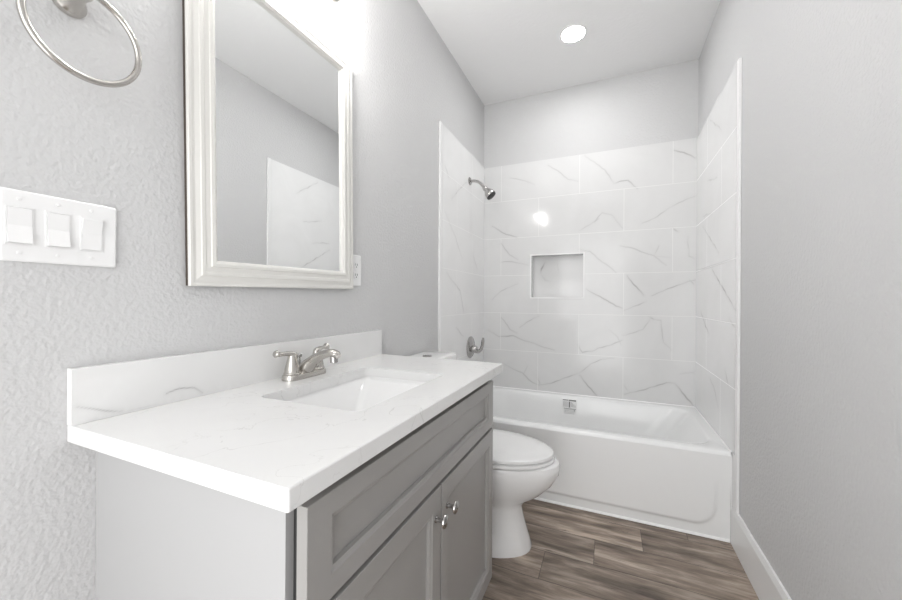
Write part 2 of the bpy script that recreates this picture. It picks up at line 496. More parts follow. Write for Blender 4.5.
# ------------------------------------------------------------------ tile surround
TT = 0.010
TZ0, TZ1 = 0.430, 2.250
ts = thing('tile_surround', 'white marble-look wall tiles with grey veins lining three sides of the bath', 'tile surround', (ROOM_W / 2, BACK_Y, TZ0))
BV = [  # veins of the back wall: (strength, [(x, z), ...])
    (0.50, [(0.531, 2.203), (0.607, 2.145), (0.682, 2.074), (0.754, 2.049)]),
    (0.35, [(0.228, 2.140), (0.278, 2.133), (0.431, 2.066)]),
    (0.50, [(0.803, 2.239), (0.839, 2.204), (0.936, 2.115), (1.004, 2.004)]),
    (0.65, [(1.004, 2.004), (1.044, 2.013), (1.096, 2.014), (1.154, 1.949)]),
    (0.65, [(0.077, 1.759), (0.197, 1.684), (0.289, 1.654)]),
    (0.80, [(1.381, 2.185), (1.440, 2.162), (1.504, 2.114)]),
    (0.50, [(1.377, 1.806), (1.453, 1.839), (1.505, 1.854)]),
    (0.45, [(1.377, 1.806), (1.262, 1.726), (1.188, 1.696)]),
    (0.45, [(0.904, 1.756), (0.869, 1.729), (0.924, 1.799), (0.992, 1.770), (1.065, 1.670)]),
    (0.35, [(0.771, 1.676), (0.869, 1.736), (0.904, 1.756)]),
    (0.95, [(1.378, 1.647), (1.408, 1.624)]),
    (0.40, [(1.466, 1.586), (1.473, 1.449), (1.507, 1.434)]),
    (0.50, [(1.046, 1.547), (1.125, 1.522), (1.264, 1.461), (1.337, 1.393)]),
    (0.40, [(1.264, 1.465), (1.294, 1.534)]),
    (0.25, [(1.264, 1.458), (1.367, 1.447)]),
    (0.75, [(0.765, 1.532), (0.843, 1.514), (0.899, 1.459), (0.974, 1.397), (1.021, 1.352)]),
    (0.95, [(1.093, 1.324), (1.145, 1.255), (1.203, 1.184)]),
    (0.65, [(1.253, 1.184), (1.326, 1.219), (1.410, 1.253), (1.508, 1.288)]),
    (0.50, [(1.479, 1.286), (1.502, 1.258)]),
    (0.80, [(0.816, 1.232), (0.865, 1.202), (0.969, 1.143), (1.022, 1.103), (1.062, 1.089)]),
    (0.50, [(1.075, 1.075), (1.153, 1.112), (1.216, 1.141)]),
    (0.50, [(1.235, 1.032), (1.266, 1.015), (1.309, 1.009), (1.322, 0.856), (1.376, 0.804)]),
    (0.95, [(1.241, 1.029), (1.266, 1.015)]),
    (0.45, [(1.241, 1.022), (1.198, 0.942), (1.141, 0.919), (1.070, 0.894)]),
    (0.65, [(0.895, 0.789), (0.977, 0.816), (1.063, 0.860)]),
    (0.50, [(0.777, 0.593), (0.847, 0.667), (0.930, 0.710), (1.011, 0.723)]),
    (0.90, [(0.777, 0.578), (0.834, 0.508), (0.897, 0.433)]),
    (0.60, [(0.464, 0.471), (0.556, 0.496), (0.676, 0.554), (0.763, 0.592)]),
    (0.55, [(0.464, 0.527), (0.480, 0.473)]),
    (0.45, [(0.187, 0.616), (0.344, 0.556), (0.417, 0.491), (0.464, 0.471)]),
    (0.40, [(0.376, 0.615), (0.352, 0.549)]),
    (0.70, [(0.048, 0.890), (0.143, 0.844), (0.261, 0.853), (0.399, 0.808), (0.585, 0.756)]),
    (0.65, [(0.159, 1.002), (0.236, 0.906), (0.294, 0.876)]),
    (0.50, [(0.318, 0.925), (0.358, 0.959), (0.461, 1.017)]),
    (0.60, [(0.762, 0.804), (0.790, 0.753), (0.861, 0.765), (0.916, 0.798)]),
    (0.65, [(0.156, 1.612), (0.232, 1.510), (0.298, 1.475)]),
    (0.55, [(0.157, 1.456), (0.249, 1.460), (0.379, 1.424)]),
    (0.35, [(0.081, 1.150), (0.166, 1.225), (0.299, 1.281)]),
    (0.65, [(1.079, 0.467), (1.169, 0.499), (1.269, 0.544), (1.342, 0.579), (1.395, 0.578)]),
    (0.90, [(1.395, 0.578), (1.449, 0.508), (1.507, 0.433)]),
    (0.50, [(1.078, 0.532), (1.105, 0.492)]),
    (0.40, [(1.425, 0.649), (1.506, 0.663)]),
    (0.30, [(0.977, 0.927), (1.037, 0.878), (1.057, 0.821)])
]
RV = [
    (0.80, [(2.497, 1.330), (2.332, 1.239), (2.071, 1.100)]),
    (0.60, [(2.721, 1.611), (2.355, 1.406)]),
    (0.40, [(2.563, 2.214), (2.320, 2.052)]),
    (0.40, [(2.612, 1.870), (2.404, 1.820)]),
    (0.75, [(2.761, 1.073), (2.629, 0.986), (2.556, 0.950)]),
    (0.45, [(2.527, 0.698), (2.439, 0.660), (2.356, 0.581)]),
    (0.45, [(2.233, 0.796), (2.181, 0.736)]),
    (0.40, [(2.723, 1.678), (2.505, 1.648)]),
    (0.35, [(2.171, 1.061), (2.049, 1.011)])
]
LV = [
    (0.35, [(2.225, 1.821), (2.365, 1.928), (2.501, 2.018)]),
    (0.30, [(2.106, 1.714), (2.280, 1.577), (2.411, 1.441)]),
    (0.60, [(2.143, 1.315), (2.377, 1.211), (2.449, 1.056)]),
    (0.40, [(2.639, 1.496), (2.734, 1.388)]),
    (0.40, [(2.308, 0.954), (2.452, 0.876)]),
    (0.30, [(2.109, 2.002), (2.174, 1.939)])
]
us = sorted(set(np.round(np.concatenate([np.arange(TT, ROOM_W - TT, 0.0045), [NX0, NX1, ROOM_W - TT]]), 5)))
vs = sorted(set(np.round(np.concatenate([np.arange(TZ0, TZ1, 0.0045), [NZ0, NZ1, TZ1]]), 5)))
FY = BACK_Y - TT
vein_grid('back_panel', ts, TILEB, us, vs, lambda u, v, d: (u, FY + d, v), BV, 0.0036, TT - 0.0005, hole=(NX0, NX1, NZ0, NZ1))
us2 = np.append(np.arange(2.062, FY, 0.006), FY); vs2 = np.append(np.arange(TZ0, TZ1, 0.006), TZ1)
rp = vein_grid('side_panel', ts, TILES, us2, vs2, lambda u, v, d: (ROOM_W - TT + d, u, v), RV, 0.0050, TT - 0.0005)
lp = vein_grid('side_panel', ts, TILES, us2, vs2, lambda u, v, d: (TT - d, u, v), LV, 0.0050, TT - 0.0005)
b = bmesh.new(); box(b, ROOM_W - TT - 0.002, ROOM_W - 0.0005, 2.036, 2.062, 0.1785, TZ1 + 0.003, 0.0015)
box(b, ROOM_W - TT, ROOM_W - 0.0005, 2.062, 2.106, 0.1785, TZ0 + 0.001)
make('edge_trim', b, TRIMW, rp)
b = bmesh.new(); box(b, 0.0005, TT + 0.002, 2.036, 2.062, 0.003, TZ1 + 0.003, 0.0015); make('edge_trim', b, TRIMW, lp)
# recessed niche
ND = 0.085
b = bmesh.new()
o_ = [(NX0, FY), (NX1, FY)]
for (x0, x1, z0, z1) in ((NX0 - .005, NX0, NZ0 - .005, NZ1 + .005), (NX1, NX1 + .005, NZ0 - .005, NZ1 + .005), (NX0, NX1, NZ0 - .005, NZ0), (NX0, NX1, NZ1, NZ1 + .005)):
    box(b, x0, x1, BACK_Y - 0.0003, BACK_Y + ND, z0, z1)
nobox = make('niche', b, NICHEM, ts); nobox['label'] = 'recessed shelf niche'
us3 = np.linspace(NX0, NX1, 66); vs3 = np.linspace(NZ0, NZ1, 56)
vein_grid('niche_back', nobox, NICHEM, us3, vs3, lambda u, v, d: (u, BACK_Y + ND - 0.008 + d, v),
          [(0.75, [(0.50, 1.455), (0.475, 1.40), (0.462, 1.365)]), (0.3, [(0.462, 1.365), (0.50, 1.31), (0.545, 1.30)]), (0.3, [(0.60, 1.43), (0.605, 1.37)])], 0.006, 0.008)
b = bmesh.new()
for (x0, x1, z0, z1) in ((NX0 - .010, NX0 - .0002, NZ0 - .010, NZ1 + .010), (NX1 + .0002, NX1 + .010, NZ0 - .010, NZ1 + .010), (NX0 - .0002, NX1 + .0002, NZ0 - .010, NZ0 - .0002), (NX0 - .0002, NX1 + .0002, NZ1 + .0002, NZ1 + .010)):
    box(b, x0, x1, FY - 0.002, FY - 0.0002, z0, z1)
make('niche_trim', b, TRIMW, nobox)

# ------------------------------------------------------------------ bathtub
tub = thing('bathtub', 'white alcove bathtub with plain apron, set between the tiled walls', 'bathtub', (ROOM_W / 2, 2.5, 0))
X0, X1, Y0, Y1, RZ = 0.0104, ROOM_W - 0.0104, 2.104, FY - 0.001, 0.4265
b = bmesh.new()
NC = 8


def ring(x0, x1, y0, y1, r, z): return [(x, y, z) for x, y in rrect(x0, x1, y0, y1, r, NC)]


BX0, BX1, BY0, BY1 = 0.115, 1.455, 2.180, 2.855
rings = [ring(X0, X1, Y0, Y1, 0.004, RZ - 0.016), ring(X0 + 0.001, X1 - 0.001, Y0 + 0.004, Y1 - 0.001, 0.006, RZ - 0.006),
         ring(X0 + 0.003, X1 - 0.003, Y0 + 0.013, Y1 - 0.002, 0.01, RZ),
         ring(BX0 - 0.014, BX1 + 0.014, BY0 - 0.016, BY1 + 0.012, 0.12, RZ), ring(BX0 - 0.004, BX1 + 0.004, BY0 - 0.005, BY1 + 0.003, 0.12, RZ - 0.004),
         ring(BX0 + 0.003, BX1 - 0.006, BY0 + 0.003, BY1 - 0.003, 0.12, RZ - 0.018),
         ring(BX0 + 0.02, BX1 - 0.11, BY0 + 0.02, BY1 - 0.024, 0.12, 0.28), ring(BX0 + 0.035, BX1 - 0.20, BY0 + 0.04, BY1 - 0.045, 0.12, 0.15),
         ring(BX0 + 0.06, BX1 - 0.26, BY0 + 0.065, BY1 - 0.07, 0.11, 0.105), ring(BX0 + 0.12, BX1 - 0.33, BY0 + 0.12, BY1 - 0.12, 0.09, 0.095)]
loft(b, rings, cap0=False, cap1=True)
# apron: one sheet with a shallow rounded recess
nx, nz = 180, 62
xs = np.linspace(X0, X1, nx); zs = np.linspace(0.0, RZ - 0.016, nz)


def sd_rr(x, z, x0, x1, z0, z1, r):
    cx_, cz_ = (x0 + x1) / 2, (z0 + z1) / 2
    qx = abs(x - cx_) - (x1 - x0) / 2 + r; qz = abs(z - cz_) - (z1 - z0) / 2 + r
    return math.hypot(max(qx, 0), max(qz, 0)) + min(max(qx, qz), 0) - r


gv = []
for x in xs:
    col_ = []
    for z in zs:
        d = -sd_rr(x, z, 0.075, 1.458, 0.052, 0.75, 0.10)
        t = min(max(d / 0.016, 0), 1); t = t * t * (3 - 2 * t)
        u = min(max((z - 0.10) / 0.26, 0), 1)
        fade = 1 - u * u * (3 - 2 * u)
        col_.append(b.verts.new((x, Y0 + 0.012 * (1 - t) * fade, z)))
    gv.append(col_)
for i in range(nx - 1):
    for j in range(nz - 1):
        b.faces.new((gv[i][j], gv[i + 1][j], gv[i + 1][j + 1], gv[i][j + 1]))
# end returns and underside of the basin
box(b, X0, X0 + 0.004, Y0, Y1, 0, 0.31); box(b, X1 - 0.004, X1, Y0, Y1, 0, 0.31); box(b, X0 + .004, X1 - .004, Y1 - 0.004, Y1, 0, 0.31)
make('basin', b, TUBM, tub, smooth=True, angle=50)
b = bmesh.new(); loft(b, [[(x, y, z) for y, z in ((Y0 + 0.012, 0.0), (Y0 + 0.004, 0.0), (Y0 + 0.005, 0.004), (Y0 + 0.0122, 0.011))] for x in (X0 + .002, X1 - 0.006)])
make('caulk_bead', b, CAULK, tub)
b = bmesh.new()
q = [(0, 0), (0.006, 0), (0.001, 0.006), (0, 0.006)]
loft(b, [[(x, Y1 + 0.0008 - s, RZ - 0.0004 + u) for s, u in q] for x in (X0 + 0.006, X1 - 0.006)])
loft(b, [[(X1 + 0.0002 - s, y, RZ - 0.0004 + u) for s, u in q] for y in (Y0 + 0.01, Y1)]); loft(b, [[(X0 - 0.0002 + s, y, RZ - 0.0004 + u) for s, u in q] for y in (Y0 + 0.01, Y1)])
make('caulk_bead', b, CAULK, tub)
b = bmesh.new(); lathe(b, (0.40, 2.52, 0.095), (0, 0, 1), [(0, 0.033), (0.003, 0.033), (0.005, 0.028), (0.003, 0.012), (0.003, 0)], cap1=False); make('drain', b, CHROME, tub, smooth=True)
b = bmesh.new(); lathe(b, (BX0 + 0.012, 2.52, 0.31), (1, 0, 0.12), [(-0.004, 0.036), (0.006, 0.036), (0.010, 0.030), (0.011, 0)], cap1=False); make('overflow_plate', b, CHROME, tub, smooth=True)
# care label stuck to the inner back slope: follow the slope between the rings


def slope_y(z):
    pts = [(RZ - 0.018, BY1 - 0.003), (0.28, BY1 - 0.024), (0.15, BY1 - 0.045)]
    for (za, ya), (zb, yb) in zip(pts[:-1], pts[1:]):
        if zb <= z <= za: return yb + (ya - yb) * (z - zb) / (za - zb)
    return pts[0][1]


def sticker_rect(bm, x0, x1, z0, z1, lift):
    rows = np.linspace(z0, z1, 3)
    fr = [[(x0, slope_y(z) - lift, z) for z in rows], [(x1, slope_y(z) - lift, z) for z in rows]]
    bk = [[(x, y + 0.0004, z) for x, y, z in r] for r in fr]
    for i in range(2):
        vs_ = [bm.verts.new(p) for p in (fr[0][i], fr[1][i], fr[1][i + 1], fr[0][i + 1])]; bm.faces.new(vs_)
        vs_ = [bm.verts.new(p) for p in (bk[0][i], bk[0][i + 1], bk[1][i + 1], bk[1][i])]; bm.faces.new(vs_)


b = bmesh.new(); sticker_rect(b, 0.655, 0.760, 0.285, 0.405, 0.0012)
lab = make('warning_label', b, PLAST, tub); lab['label'] = 'small printed sticker on the inside of the tub'
b = bmesh.new()
sticker_rect(b, 0.660, 0.700, 0.394, 0.400, 0.0018); sticker_rect(b, 0.703, 0.755, 0.392, 0.401, 0.0018)
sticker_rect(b, 0.703, 0.714, 0.345, 0.387, 0.0018)
sticker_rect(b, 0.668, 0.756, 0.335, 0.3385, 0.0018); sticker_rect(b, 0.743, 0.750, 0.322, 0.329, 0.0018)
make('print', b, GREYINK, lab)
b = bmesh.new()
for k in range(5): sticker_rect(b, 0.664 + k * 0.007, 0.6672 + k * 0.007, 0.347, 0.387, 0.0018)
for k in range(4): sticker_rect(b, 0.720 + k * 0.009, 0.7245 + k * 0.009, 0.350 - k * 0.001, 0.385 - k * 0.007, 0.0018)
for k in range(4): sticker_rect(b, 0.672, 0.752 - 0.008 * (k % 2), 0.328 - k * 0.009, 0.3315 - k * 0.009, 0.0018)
make('fine_print', b, LIGHTINK, lab)

# ------------------------------------------------------------------ shower head and valve on the tiled left wall
sh = thing('overhead_shower', 'brushed metal shower head on a bent arm, high on the tiled wall', 'shower head', (0.011, 2.553, 2.034))
b = bmesh.new(); lathe(b, (0.0105, 2.553, 2.034), (1, 0, 0), [(0, 0.030), (0.004, 0.030), (0.010, 0.022), (0.014, 0.013)]); make('escutcheon', b, CHROME, sh, smooth=True)
b = bmesh.new(); sweep(b, [(0.012, 2.553, 2.034), (0.05, 2.553, 2.032), (0.082, 2.553, 2.020), (0.108, 2.553, 1.995), (0.130, 2.553, 1.968)], [0.0105] * 5); make('shower_arm', b, CHROME, sh, smooth=True)
ax = Vector((0.64, 0, -0.77)).normalized(); o0 = Vector((0.122, 2.553, 1.979))
b = bmesh.new(); lathe(b, o0, ax, [(0, 0.013), (0.010, 0.017), (0.020, 0.019), (0.028, 0.016), (0.034, 0.019), (0.052, 0.030), (0.066, 0.037), (0.088, 0.040), (0.092, 0.038)])
hd = make('head', b, CHROME, sh, smooth=True)
b = bmesh.new(); lathe(b, o0 + ax * 0.0915, ax, [(0, 0.0375), (0.006, 0.036), (0.008, 0.030), (0.0085, 0)], cap1=False)
a_, b_ = frame_of(ax)
for r_, n_ in ((0.012, 6), (0.024, 12)):
    for i in range(n_):
        c = o0 + ax * 0.0985 + (a_ * math.cos(2 * PI * i / n_) + b_ * math.sin(2 * PI * i / n_)) * r_
        lathe(b, c, ax, [(0, 0.002), (0.004, 0.0014)], n=8)
make('spray_face', b, FACE, hd, smooth=True)

sv = thing('shower_valve', 'brushed metal shower valve with upturned lever handle, low on the tiled wall', 'shower valve', (0.011, 2.59, 0.79))
b = bmesh.new(); lathe(b, (0.0105, 2.59, 0.785), (1, 0, 0), [(0, 0.082), (0.004, 0.082), (0.010, 0.075), (0.014, 0.050), (0.020, 0.034), (0.022, 0.026)], n=48); make('escutcheon', b, CHROME, sv, smooth=True)
b = bmesh.new(); lathe(b, (0.030, 2.59, 0.772), (1, 0, 0), [(0, 0.027), (0.020, 0.026), (0.034, 0.022), (0.040, 0.014), (0.041, 0)], cap1=False); hub = make('handle_hub', b, CHROME, sv, smooth=True)
b = bmesh.new(); sweep(b, [(0.048, 2.585, 0.760), (0.075, 2.582, 0.757), (0.098, 2.58, 0.773), (0.110, 2.58, 0.805), (0.114, 2.58, 0.838), (0.116, 2.58, 0.862)],
                       [(0.020, 0.016), (0.018, 0.014), (0.013, 0.012), (0.012, 0.011), (0.017, 0.011), (0.011, 0.008)])
make('lever', b, CHROME, hub, smooth=True)

# ------------------------------------------------------------------ toilet
TY = 1.683
tl = thing('toilet', 'white two-piece toilet with closed seat, between vanity and bathtub', 'toilet', (0.35, TY, 0))


def egg(xb, xf, hw, z, n=40, p=2.0, pb=2.6):
    """egg ring: blunt at the back (xb), round at the front (xf)"""
    c = xb + (xf - xb) * 0.42; out = []
    for i in range(n):
        a = 2 * PI * i / n; ca, sa = math.cos(a), math.sin(a)
        e = p if ca > 0 else pb
        rx = (xf - c) if ca > 0 else (c - xb)
        x = c + rx * math.copysign(abs(ca) ** (2 / e), ca); y = TY + hw * math.copysign(abs(sa) ** (2 / e), sa)
        out.append((x, y, z))
    return out


b = bmesh.new()
loft(b, [egg(0.17, 0.652, 0.148, 0.0000), egg(0.17, 0.654, 0.148, 0.0120), egg(0.18, 0.642, 0.140, 0.0500), egg(0.19, 0.620, 0.128, 0.1200), egg(0.20, 0.606, 0.122, 0.1850),
         egg(0.19, 0.626, 0.122, 0.2180), egg(0.15, 0.690, 0.146, 0.2580), egg(0.12, 0.746, 0.170, 0.3140), egg(0.10, 0.774, 0.186, 0.3610), egg(0.095, 0.780, 0.190, 0.3960), egg(0.10, 0.775, 0.187, 0.4120), egg(0.12, 0.763, 0.176, 0.4180)])
make('bowl', b, PORC, tl, smooth=True)
b = bmesh.new()
loft(b, [egg(0.245, 0.749, 0.182, 0.4195), egg(0.243, 0.755, 0.186, 0.4240), egg(0.245, 0.753, 0.185, 0.4330), egg(0.25, 0.746, 0.181, 0.4360)]); make('seat', b, SEATP, tl, smooth=True)
b = bmesh.new()
loft(b, [egg(0.235, 0.743, 0.181, 0.4385), egg(0.232, 0.751, 0.186, 0.4430), egg(0.234, 0.749, 0.185, 0.4540), egg(0.25, 0.733, 0.173, 0.4610), egg(0.30, 0.664, 0.119, 0.4645), egg(0.40, 0.554, 0.044, 0.4655)]); make('seat_lid', b, SEATP, tl, smooth=True)
for s in (-1, 1):
    b = bmesh.new(); box(b, 0.222, 0.262, TY + s * 0.075 - 0.022, TY + s * 0.075 + 0.022, 0.4175, 0.452, 0.008, 3); make('hinge', b, SEATP, tl, smooth=True)
b = bmesh.new()
loft(b, [[(x, y, z) for x, y in rrect(x0, x1, TY - hw, TY + hw, r, 6)] for x0, x1, hw, r, z in
         ((0.05, 0.19, 0.16, 0.04, 0.398), (0.03, 0.205, 0.185, 0.045, 0.425), (0.022, 0.198, 0.190, 0.045, 0.6130), (0.018, 0.202, 0.196, 0.045, 0.8080))]); make('tank', b, PORC, tl, smooth=True)
b = bmesh.new()
loft(b, [[(x, y, z) for x, y in rrect(x0, x1, TY - hw, TY + hw, r, 8)] for x0, x1, hw, r, z in
         ((0.016, 0.204, 0.200, 0.05, 0.8085), (0.010, 0.210, 0.203, 0.05, 0.8130), (0.010, 0.210, 0.203, 0.05, 0.8390), (0.014, 0.206, 0.199, 0.048, 0.8470), (0.03, 0.19, 0.183, 0.04, 0.8500))])
tlid = make('tank_lid', b, PORC, tl, smooth=True)
b = bmesh.new(); lathe(b, (0.115, TY - 0.01, 0.8495), (0, 0, 1), [(0, 0.024), (0.004, 0.024), (0.006, 0.021), (0.0062, 0)], cap1=False); make('flush_button', b, CHROME, tlid, smooth=True)
for s in (-1, 1):
    b = bmesh.new(); lathe(b, (0.36, TY + s * 0.128, 0.020), (0, s * 0.5, 1), [(0, 0.014), (0.010, 0.013), (0.016, 0.008), (0.017, 0)], n=20, cap1=False); make('bolt_cap', b, PLAST, tl, smooth=True)

# ------------------------------------------------------------------ vanity cabinet
CY0, CY1, CF = 0.398, 1.342, 0.548
va = thing('vanity_cabinet', 'grey shaker vanity cabinet with two doors under the white marble top', 'cabinet', (0.28, (CY0 + CY1) / 2, 0))
CZ = 0.8605
b = bmesh.new()
box(b, 0.012, CF - 0.004, CY0 + 0.016, CY1 - 0.016, 0.085, 0.10)            # bottom deck
box(b, 0.004, 0.012, CY0 + 0.016, CY1 - 0.016, 0.085, CZ - 0.001)            # back
box(b, CF - 0.022, CF, CY0 + 0.016, CY1 - 0.016, 0.645, CZ - 0.001); box(b, CF - 0.022, CF, CY0 + 0.016, CY1 - 0.016, 0.085, 0.115)   # rails
box(b, CF - 0.022, CF, 0.845, 0.90, 0.115, 0.645)                             # middle stile
make('carcass', b, INSIDE, va)
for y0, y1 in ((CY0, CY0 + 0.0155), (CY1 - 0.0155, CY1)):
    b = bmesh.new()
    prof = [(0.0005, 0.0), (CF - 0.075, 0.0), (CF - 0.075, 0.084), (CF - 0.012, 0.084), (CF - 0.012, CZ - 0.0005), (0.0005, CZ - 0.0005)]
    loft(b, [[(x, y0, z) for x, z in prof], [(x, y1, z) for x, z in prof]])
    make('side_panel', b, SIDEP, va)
b = bmesh.new(); box(b, CF - 0.090, CF - 0.076, CY0 + 0.016, CY1 - 0.016, 0.0, 0.0845); make('toe_kick', b, CABG, va)


def shaker(name, y0, y1, z0, z1, st, rail, parent):
    """front with a recessed flat panel and a small bead step"""
    x0, x1 = CF + 0.003, CF + 0.023
    bm = bmesh.new()

    def rect(x, i, j): return [(x, y0 + i, z0 + j), (x, y1 - i, z0 + j), (x, y1 - i, z1 - j), (x, y0 + i, z1 - j)]
    rg = [rect(x0, 0, 0), rect(x1 - 0.001, 0, 0), rect(x1, 0.001, 0.001), rect(x1, st - 0.010, rail - 0.010), rect(x1 - 0.002, st - 0.008, rail - 0.008), rect(x1 - 0.0045, st - 0.001, rail - 0.001), rect(x1 - 0.013, st, rail)]
    loft(bm, rg, True, False)
    fr = make(name, bm, CABG, parent)
    bm = bmesh.new(); box(bm, x1 - 0.018, x1 - 0.0132, y0 + st, y1 - st, z0 + rail, z1 - rail)
    make('panel', bm, CABG, fr)
    return fr


def knob(y, z, parent):
    bm = bmesh.new(); x = CF + 0.0232
    lathe(bm, (x, y, z), (1, 0, 0), [(0, 0.0085), (0.002, 0.0085), (0.004, 0.006), (0.014, 0.0052), (0.019, 0.006), (0.022, 0.0085), (0.0235, 0.0155), (0.0255, 0.0170), (0.0285, 0.0160), (0.031, 0.011), (0.0325, 0)], n=28, cap1=False)
    make('knob', bm, CHROME, parent, smooth=True)


DY0, DY1 = 0.405, 1.338
shaker('drawer_front', DY0, DY1, 0.664, 0.836, 0.062, 0.048, va)
GAP = 0.8745
dl = shaker('door', DY0, GAP - 0.0035, 0.086, 0.653, 0.058, 0.062, va); knob(0.840, 0.580, dl)
dr = shaker('door', GAP + 0.0035, DY1, 0.086, 0.653, 0.052, 0.062, va); knob(0.910, 0.580, dr)

# countertop with sink cut-out
ct = thing('countertop', 'thick white marble vanity top with faint grey veins', 'countertop', (0.3, 0.88, CZ))
TX0, TX1, TY0, TY1, TZ = 0.0008, 0.590, 0.353, 1.402, 0.8925
SX0, SX1, SY0, SY1 = 0.155, 0.468, 0.655, 1.108
b = bmesh.new()


def ring_edges(pts, z):
    v = [b.verts.new((x, y, z)) for x, y in pts]
    return v, [b.edges.new((v[i], v[(i + 1) % len(v)])) for i in range(len(v))]


out = rrect(TX0, TX1, TY0, TY1, 0.003, 2); inn = rrect(SX0, SX1, SY0, SY1, 0.018, 5)
inset = rrect(TX0, TX1 - 0.0015, TY0 + 0.0015, TY1 - 0.0015, 0.003, 2)
vt, e1 = ring_edges(inset, TZ); vi, e2 = ring_edges(inn, TZ)
bmesh.ops.triangle_fill(b, edges=e1 + e2, use_beauty=True)
vb, e3 = ring_edges(out, CZ); vj, e4 = ring_edges(inn, CZ)
bmesh.ops.triangle_fill(b, edges=e3 + e4, use_beauty=True)
vm = [b.verts.new((x, y, TZ - 0.002)) for x, y in out]
n = len(out)
for i in range(n):
    j = (i + 1) % n
    b.faces.new((vt[i], vt[j], vm[j], vm[i])); b.faces.new((vm[i], vm[j], vb[j], vb[i]))
n = len(inn)
for i in range(n):
    j = (i + 1) % n; b.faces.new((vi[i], vj[i], vj[j], vi[j]))
make('slab', b, TOPM, ct)
us4 = np.append(np.arange(TY0, TY1, 0.0025), TY1); vs4 = np.append(np.arange(TZ + 0.0003, 1.0035, 0.0025), 1.0035)
bsp = vein_grid('backsplash', None, BSPM, us4, vs4, lambda u, v, d: (0.020 - d, u, v),
          [(0.80, [(0.359, 0.928), (0.402, 0.910), (0.433, 0.901)]),
    (0.80, [(0.516, 0.918), (0.545, 0.923), (0.580, 0.918), (0.602, 0.901)]),
    (0.20, [(0.434, 0.900), (0.505, 0.896)])], 0.0019, 0.0192)
bsp['label'] = 'low white marble backsplash strip with grey veins standing along the wall'; bsp['category'] = 'backsplash'

# undermount sink
sk = thing('sink', 'white rectangular undermount sink set into the marble vanity top', 'sink', (0.31, 0.88, 0.72))
b = bmesh.new()


def sring(i, z, r, sh=(0, 0, 0, 0)): return [(x, y, z) for x, y in rrect(SX0 - i + sh[0], SX1 + i - sh[1], SY0 - i + sh[2], SY1 + i - sh[3], r, 6)]


loft(b, [sring(0.022, CZ - 0.0165, 0.03), sring(0.022, CZ - 0.0006, 0.03), sring(0.003, CZ - 0.0006, 0.022), sring(-0.002, CZ - 0.012, 0.022), sring(-0.003, CZ - 0.014, 0.022, (0.002, 0.002, 0.002, 0.004)),
         sring(0, 0.752, 0.024, (0.043, 0.03, 0.06, 0.122)), sring(0, 0.741, 0.026, (0.052, 0.038, 0.07, 0.132)), sring(0, 0.738, 0.03, (0.075, 0.06, 0.09, 0.152)), sring(0, 0.735, 0.03, (0.14, 0.12, 0.19, 0.22))], cap0=False, cap1=True)
loft(b, [sring(0.022, CZ - 0.0165, 0.03), sring(0.010, CZ - 0.03, 0.03), sring(0.012, 0.745, 0.03, (0.045, 0.03, 0.06, 0.12)), sring(0, 0.728, 0.03, (0.06, 0.05, 0.08, 0.14)), sring(0, 0.726, 0.03, (0.14, 0.12, 0.19, 0.22))], cap0=False, cap1=True)
make('basin', b, PORC, sk, smooth=True)
b = bmesh.new(); lathe(b, (0.312, 0.865, 0.7355), (0, 0, 1), [(0, 0.030), (0.003, 0.030), (0.004, 0.022), (0.002, 0.018), (0.005, 0.014), (0.006, 0)], cap1=False); make('drain', b, NICKEL, sk, smooth=True)

# ------------------------------------------------------------------ faucet
FYC, FX = 0.888, 0.076
fa = thing('faucet', 'brushed nickel two-handle faucet behind the sink', 'faucet', (FX, FYC, TZ))
b = bmesh.new()


def stad(hx, hy, z, cx_=FX):
    return [(cx_ + x, FYC + y, z) for x, y in rrect(-hx, hx, -hy, hy, hx * 0.98, 10)]


loft(b, [stad(0.028, 0.082, TZ + 0.0005), stad(0.028, 0.082, TZ + 0.010), stad(0.026, 0.080, TZ + 0.016), stad(0.021, 0.075, TZ + 0.019)]); make('base_plate', b, NICKEL, fa, smooth=True)
for s in (-1, 1):
    b = bmesh.new(); hy = FYC + s * 0.052
    lathe(b, (FX, hy, TZ + 0.018), (0, 0, 1), [(0, 0.0245), (0.004, 0.0245), (0.006, 0.0225), (0.016, 0.0215), (0.030, 0.0185), (0.044, 0.0150), (0.053, 0.0135), (0.060, 0.0115), (0.065, 0.007), (0.066, 0)], cap1=False)
    h = make('handle', b, NICKEL, fa, smooth=True)
    b = bmesh.new()
    sweep(b, [(FX + 0.003, hy - s * 0.012, TZ + 0.064), (FX + 0.002, hy - s * 0.004, TZ + 0.077), (FX - 0.001, hy + s * 0.012, TZ + 0.082), (FX - 0.004, hy + s * 0.030, TZ + 0.083), (FX - 0.006, hy + s * 0.046, TZ + 0.084), (FX - 0.007, hy + s * 0.053, TZ + 0.086), (FX - 0.008, hy + s * 0.059, TZ + 0.088)],
          [(0.006, 0.006), (0.0115, 0.010), (0.0100, 0.0080), (0.0085, 0.0065), (0.0095, 0.008), (0.0125, 0.0115), (0.008, 0.008)], side=(1, 0, 0))
    make('lever', b, NICKEL, h, smooth=True)
b = bmesh.new()
sweep(b, [(FX - 0.002, FYC, TZ + 0.010), (FX + 0.010, FYC, TZ + 0.032), (FX + 0.037, FYC, TZ + 0.056), (FX + 0.072, FYC, TZ + 0.074), (FX + 0.104, FYC, TZ + 0.083), (FX + 0.126, FYC, TZ + 0.080), (FX + 0.136, FYC, TZ + 0.073)],
      [(0.031, 0.024), (0.028, 0.022), (0.021, 0.0170), (0.0185, 0.0135), (0.0185, 0.0125), (0.016, 0.0115), (0.010, 0.008)], n=24, side=(0, 1, 0))
sp = make('spout', b, NICKEL, fa, smooth=True)
